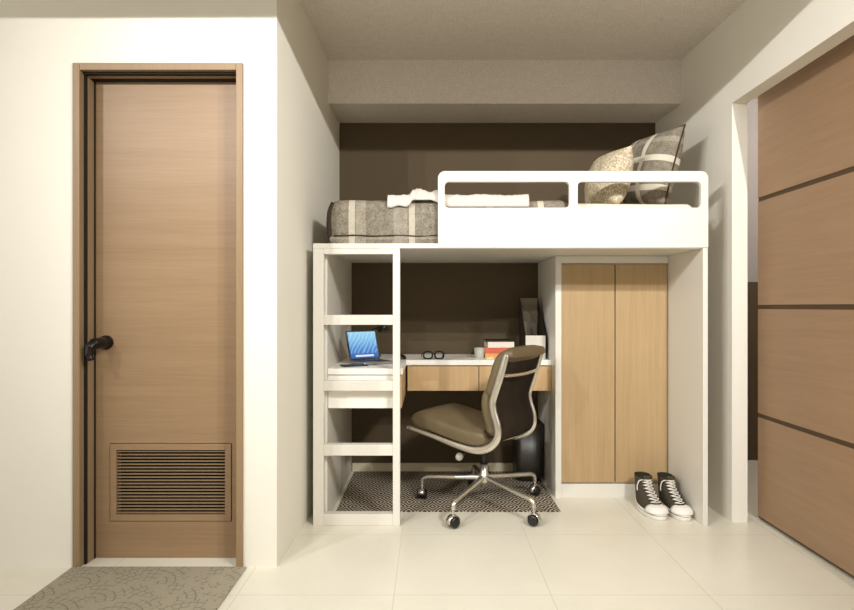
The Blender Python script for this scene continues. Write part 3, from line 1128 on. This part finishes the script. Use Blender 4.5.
for sx in (-1, 1):
    m = MB().tube(smooth_path([(sx * 0.068, 0.002, 0.034), (sx * 0.069, 0.05, 0.030), (sx * 0.067, 0.10, 0.022), (sx * 0.064, 0.128, 0.006)], 6), 0.0026, 8)
    m.build('temple', RIM, gl, world=False)
    ring = lens_ring(sx * 0.034)
    m = MB().loft([[p + Vector((0, -0.0007, 0)) for p in ring], [p + Vector((0, 0.0007, 0)) for p in ring]], smooth=False)
    m.build('lens', GLASS, gl, world=False)

# tumbler
m = MB().lathe([(0, 0), (0.026, 0), (0.029, 0.004), (0.033, 0.062), (0.031, 0.062), (0.0265, 0.010), (0, 0.008)], seg=32)
TUMB = glass_mat('pale frosted glass', (236, 236, 224), 0.3)
TUMB.node_tree.nodes['Principled BSDF'].inputs['Transmission Weight'].default_value = 0.45
tb = lab(m.build('tumbler', TUMB), 'small clear glass tumbler on the desk beside the stack of books', 'glass')
tb.location = (0.306, 3.68, ZD)

# four books lying in a stack
BK = 'books stacked flat on the desk'
def book(w, d, h, z, x, y, rz, cov, lbl, page=(232, 222, 200)):
    t = thing('book', (x, y, z), lbl, 'book', rz=rz, group=BK)
    cm = paint('book cover', cov, 0.5, 0.05, 20, 0)
    pm = paint('book pages', page, 0.8, 0.05, 200, 0)
    m = MB()
    m.box(-w / 2, w / 2, -d / 2, d / 2, 0, 0.003, 0.0008)
    m.box(-w / 2, w / 2, -d / 2, d / 2, h - 0.003, h, 0.0008)
    m.box(-w / 2, w / 2, -d / 2, -d / 2 + 0.003, 0.003, h - 0.003)
    m.build('cover', cm, t, world=False)
    MB().box(-w / 2 + 0.004, w / 2 - 0.0035, -d / 2 + 0.004, d / 2 - 0.004, 0.0032, h - 0.0032).build('pages', pm, t, world=False)
    return t
bxx, byy = 0.430, 3.75
book(0.185, 0.150, 0.028, ZD, bxx, byy, 0.05, (222, 160, 96), 'peach coloured book at the bottom of the stack on the desk')
book(0.180, 0.145, 0.034, ZD + 0.0282, bxx + 0.003, byy, -0.06, (206, 106, 84), 'coral red book second from the bottom of the desk stack')
book(0.165, 0.14, 0.036, ZD + 0.0624, bxx + 0.004, byy, 0.10, (236, 226, 212), 'thick cream book under the black notebook of the desk stack')
book(0.172, 0.135, 0.011, ZD + 0.0986, bxx, byy, 0.02, (30, 27, 24), 'thin black notebook on top of the stack on the desk')
# eraser
m = MB().box(-0.022, 0.022, -0.011, 0.011, 0, 0.013, 0.003)
er = lab(m.build('eraser', paint('pale yellow rubber', (222, 212, 150), 0.7, 0.04, 30, 0)), 'small pale yellow eraser on the desk in front of the books', 'eraser')
er.location = (0.360, 3.60, ZD)
er.rotation_euler = (0, 0, 0.3)

# magazine file
mf = thing('magazine_file', (0.640, 3.72, ZD), 'tall sloping magazine file with white front at the end of the desk', 'file box')
fx, fy0, fy1 = 0.060, -0.122, 0.128
side = [(fy0, 0), (fy1, 0), (fy1, 0.372), (fy1 - 0.012, 0.372), (fy0, 0.140)]
DARKCARD = paint('dark brown card', (48, 40, 32), 0.6, 0.05, 20, 0)
TAUPE = paint('taupe card', (142, 130, 110), 0.7, 0.05, 12, 0)
for sx in (-1, 1):
    a = sx * fx
    MB().prism(side, 0, a - 0.0015 * (1 + sx), a + 0.0015 * (1 - sx)).build('side_wall', DARKCARD, mf, world=False)
MB().box(-fx + 0.0032, fx - 0.0032, fy1 - 0.004, fy1, 0.003, 0.372).build('back_wall', TAUPE, mf, world=False)
MB().box(-fx, fx, fy0 - 0.003, fy0 - 0.0002, 0, 0.142, 0.0008).build('front_wall', paint('off white card', (212, 206, 194), 0.6, 0.03, 20, 0), mf, world=False)
MB().box(-fx + 0.0032, fx - 0.0032, fy0, fy1, 0, 0.003).build('bottom', DARKCARD, mf, world=False)
m = MB().prism([(-0.055, 0.004), (0.045, 0.004), (0.045, 0.20), (-0.055, 0.345)], 1, 0.085, 0.110)
m.build('folder', paint('grey taupe folder', (120, 110, 94), 0.7, 0.05, 12, 0), mf, world=False)

# waste bin under the desk
def rring(w, d, z, r=0.03, n=6):
    return [Vector((x, y, z)) for (x, y) in rrect(-w / 2, w / 2, -d / 2, d / 2, r, n)]
m = MB()
m.loft([rring(0.140, 0.19, 0.0, 0.03), rring(0.158, 0.205, 0.012, 0.035), rring(0.172, 0.22, 0.05, 0.035), rring(0.178, 0.225, 0.36, 0.03), rring(0.172, 0.219, 0.36, 0.028), rring(0.166, 0.214, 0.05, 0.03), rring(0.15, 0.2, 0.012, 0.03)])
wb = lab(m.build('waste_bin', paint('smoked grey plastic', (40, 35, 27), 0.4, 0.05, 10, 0, 100, 0.5)), 'dark glossy waste bin under the desk against the wardrobe side', 'bin')
wb.location = (0.628, 3.82, 0.004)

# ------------------------------------------------------------------ sneakers
def foot_ring(yf, yb, wf, wb_, z, n=40, bias=0.0):
    """closed outline: toe at -y; wf = half width at ball, wb_ = half width at heel"""
    out = []
    for k in range(n):
        a = k * 2 * PI / n
        c, s = math.cos(a), math.sin(a)
        y = (yf + yb) / 2 - c * (yb - yf) / 2
        t = (1 + c) / 2                      # 1 at the toe
        w = wb_ + (wf - wb_) * min(1, max(0, (t - 0.15) / 0.5))
        x = math.copysign(abs(s) ** 0.78, s) * w + bias * math.sin(PI * t)
        out.append(Vector((x, y, z)))
    return out
def make_shoe(side):
    b = 0.006 * side
    root = thing('sneaker', (0, 0, 0), 'x', 'shoe', group='pair of sneakers by the wardrobe')
    m = MB()
    m.loft([foot_ring(-0.143, 0.139, 0.046, 0.034, 0.0, bias=b), foot_ring(-0.147, 0.142, 0.049, 0.037, 0.004, bias=b), foot_ring(-0.147, 0.142, 0.049, 0.037, 0.028, bias=b), foot_ring(-0.142, 0.138, 0.045, 0.034, 0.031, bias=b)])
    sole = m.build('sole', RUBBER, root, world=False)
    m = MB()
    st = []
    for z in (0.0215, 0.0235):
        st.append(foot_ring(-0.1478, 0.1428, 0.0497, 0.0377, z, bias=b))
    m.loft(st, cap0=False, cap1=False)
    m.build('stripe', BLACK, sole, world=False)
    lv = [(0.030, -0.135, 0.136, 0.043, 0.033), (0.045, -0.122, 0.136, 0.042, 0.034), (0.058, -0.098, 0.136, 0.041, 0.034), (0.072, -0.066, 0.135, 0.039, 0.034), (0.088, -0.034, 0.133, 0.037, 0.033),
          (0.105, -0.006, 0.131, 0.036, 0.033), (0.122, 0.014, 0.130, 0.035, 0.033), (0.140, 0.024, 0.131, 0.035, 0.034), (0.158, 0.028, 0.134, 0.036, 0.035), (0.166, 0.030, 0.135, 0.036, 0.035)]
    rings = [foot_ring(yf, yb, wf, wb_, z, bias=b * (1 - i / 9)) for i, (z, yf, yb, wf, wb_) in enumerate(lv)]
    # the front of the collar sits a little lower than the heel
    def dip(r, k):
        return [Vector((p.x, p.y, p.z - k * max(0, (0.10 - p.y)) )) for p in r]
    rings[-1] = dip(rings[-1], 0.10)
    rings[-2] = dip(rings[-2], 0.06)
    m = MB().loft(rings, cap0=True, cap1=False)
    m.build('upper', CANVAS, root, world=False)
    inn = [[Vector((p.x * 0.90, 0.082 + (p.y - 0.082) * 0.92, p.z)) for p in r] for r in (rings[-1], rings[-2], rings[-4])]
    m = MB().loft([rings[-1]] + inn, cap0=False, cap1=True)
    m.build('lining', CANVAS_IN, root, world=False)
    # rubber toe cap, a dome in front
    m = MB()
    tr = []
    for i in range(9):
        e = i / 8
        z = 0.029 + 0.033 * math.sin(e * PI / 2)
        yf = -0.1465 + 0.045 * (1 - math.cos(e * PI / 2)) ** 1.1
        hw = 0.0475 * math.cos(e * PI / 2) ** 0.55 + 0.002
        ring = []
        for k in range(20):
            a = PI * k / 19
            ring.append(Vector((math.cos(a) * hw + b * 0.4, -0.075 - math.sin(a) ** 0.8 * (abs(yf) - 0.075), z)))
        tr.append(ring)
    m.loft(tr)
    m.build('toe_cap', RUBBER, root, world=False)
    # tongue
    m = MB()
    tg = []
    for (y, z) in ((-0.07, 0.073), (-0.035, 0.092), (-0.008, 0.109), (0.012, 0.127), (0.022, 0.145), (0.022, 0.168), (0.018, 0.176)):
        tg.append([Vector((x, y + yy, z)) for (x, yy) in ((-0.022, 0.004), (-0.012, -0.004), (0.012, -0.004), (0.022, 0.004), (0.012, 0.006), (-0.012, 0.006))])
    m.loft(tg)
    m.build('tongue', CANVAS, root, world=False)
    # laces: crossings up the instep
    m = MB()
    ln = [(-0.083, 0.068), (-0.062, 0.079), (-0.041, 0.090), (-0.021, 0.102), (-0.004, 0.114), (0.008, 0.127), (0.015, 0.140), (0.018, 0.152)]
    for i, (y, z) in enumerate(ln):
        hw = 0.023
        m.tube(smooth_path([(-hw, y + 0.012, z + 0.001), (0, y - 0.007, z + 0.004), (hw, y + 0.012, z + 0.001)], 5), 0.0020, 8)
        if i < len(ln) - 1:
            y2, z2 = ln[i + 1]
            m.tube(smooth_path([(-hw, y + 0.012, z + 0.001), (0, (y + y2) / 2 - 0.009, (z + z2) / 2 + 0.005), (hw, y2 + 0.012, z2 + 0.001)], 5), 0.0019, 8)
            m.tube(smooth_path([(hw, y + 0.012, z + 0.001), (0, (y + y2) / 2 - 0.011, (z + z2) / 2 + 0.007), (-hw, y2 + 0.012, z2 + 0.001)], 5), 0.0019, 8)
    m.tube(smooth_path([(-0.021, 0.028, 0.153), (-0.036, 0.034, 0.146), (-0.042, 0.040, 0.120), (-0.041, 0.042, 0.095)], 6), 0.0028, 8)
    m.build('laces', LACE, root, world=False)
    # heel strip
    m = MB()
    hs = []
    for (y, z) in ((0.1385, 0.030), (0.1385, 0.06), (0.1355, 0.10), (0.1345, 0.135), (0.1385, 0.163)):
        hs.append([Vector((x, y + yy, z)) for (x, yy) in ((-0.008, -0.004), (0.008, -0.004), (0.008, 0.002), (-0.008, 0.002))])
    m.loft(hs)
    m.build('heel_strip', RUBBER, root, world=False)
    return root
s1 = make_shoe(-1)
s1['label'] = 'charcoal high top sneaker with white toe, the one away from the white panel'
s1.location = (1.185, 3.200, 0)
s1.scale = (1.2, 1.06, 1.04)
s1.rotation_euler = (0, 0, math.radians(3))
s2 = make_shoe(1)
s2['label'] = 'charcoal high top sneaker with white toe, the one nearest the white side panel'
s2.location = (1.306, 3.190, 0)
s2.scale = (1.14, 1.06, 1.04)
s2.rotation_euler = (0, 0, math.radians(3))

# ------------------------------------------------------------------ light
WARM = (1.0, 0.98, 0.955)
def point(name, loc, e, r=0.006, c=WARM):
    l = bpy.data.lights.new(name, 'POINT')
    l.energy = e
    l.color = c
    l.shadow_soft_size = r
    o = bpy.data.objects.new(name, l)
    COL.objects.link(o)
    o.location = loc
    return o
def spot(name, loc, target, e, ang, blend=0.6, r=0.003, c=WARM):
    l = bpy.data.lights.new(name, 'SPOT')
    l.energy = e
    l.color = c
    l.shadow_soft_size = r
    l.spot_size = math.radians(ang)
    l.spot_blend = blend
    o = bpy.data.objects.new(name, l)
    COL.objects.link(o)
    o.location = loc
    o.rotation_euler = (Vector(target) - Vector(loc)).to_track_quat('-Z', 'Y').to_euler()
    return o
def trough(y):
    return HD + 0.119 * (EDGE_Y - y)     # lamps higher the farther back they sit
for x, y, e, tx in ((-2.5, 0.3, 110, 2.3), (-1.9, -0.45, 95, 1.9), (-1.3, 0.6, 80, 1.3), (0.3, -0.5, 16, 0.4), (1.1, 0.45, 24, -0.2), (1.45, -0.2, 120, -0.4), (1.47, 0.5, 120, -0.4)):
    spot('trough lamp', (x, y, trough(y)), (tx, 3.8, 0.85), e, 92, 0.9)
for x, e in ((-2.2, 6), (1.3, 16)):
    spot('trough lamp', (x, LAMP_Y, LAMP_Z), (x, 2.3, 0.8), e, 150, 0.6)
def fill_light(loc, rot, w_, h_, e):  # unseen area fill added to brighten the room; no window there
    l = bpy.data.lights.new('area fill', 'AREA')
    l.shape = 'RECTANGLE'
    l.size, l.size_y = w_, h_
    l.energy = e
    l.color = (0.97, 0.97, 1.0)
    o = bpy.data.objects.new('area fill', l)
    COL.objects.link(o)
    o.location = loc
    o.rotation_euler = rot
fill_light((0.4, 1.75, 2.585), (0, 0, 0), 1.6, 0.3, 3)  # added soft fill just under the ceiling, lifts the side walls
fill_light((0.3, -2.55, 1.4), (PI / 2, 0, 0), 2.4, 1.6, 12)
fill_light((-3.25, 0.6, 1.3), (PI / 2, 0, -PI / 2), 2.6, 1.6, 20)
point('corridor fill', (2.5, 3.2, 2.45), 26, 0.08, (1.0, 0.95, 0.92))  # unseen light added to brighten the upper corridor wall
w = bpy.data.worlds.new('World')
SC.world = w
w.use_nodes = True
w.node_tree.nodes['Background'].inputs[0].default_value = (1.0, 0.9, 0.75, 1)
w.node_tree.nodes['Background'].inputs[1].default_value = 0.02

# ------------------------------------------------------------------ camera
cd = bpy.data.cameras.new('Camera')
cam = bpy.data.objects.new('Camera', cd)
COL.objects.link(cam)
cam.location = (0, 0, 1.10)
cam.rotation_euler = (PI / 2, 0, 0)
cd.sensor_width = 36.0
cd.lens = 25.0
cd.shift_x = -3.0 / 854
cd.shift_y = 2.0 / 854
cd.clip_start = 0.05
SC.camera = cam

SC.view_settings.view_transform = 'Standard'
SC.view_settings.look = 'None'
SC.view_settings.gamma = 1.0
SC.view_settings.use_curve_mapping = False
SC.view_settings.exposure = 0.32
SC.cycles.max_bounces = 10
SC.cycles.diffuse_bounces = 6
SC.cycles.sample_clamp_indirect = 4.0
SC.cycles.use_denoising = True
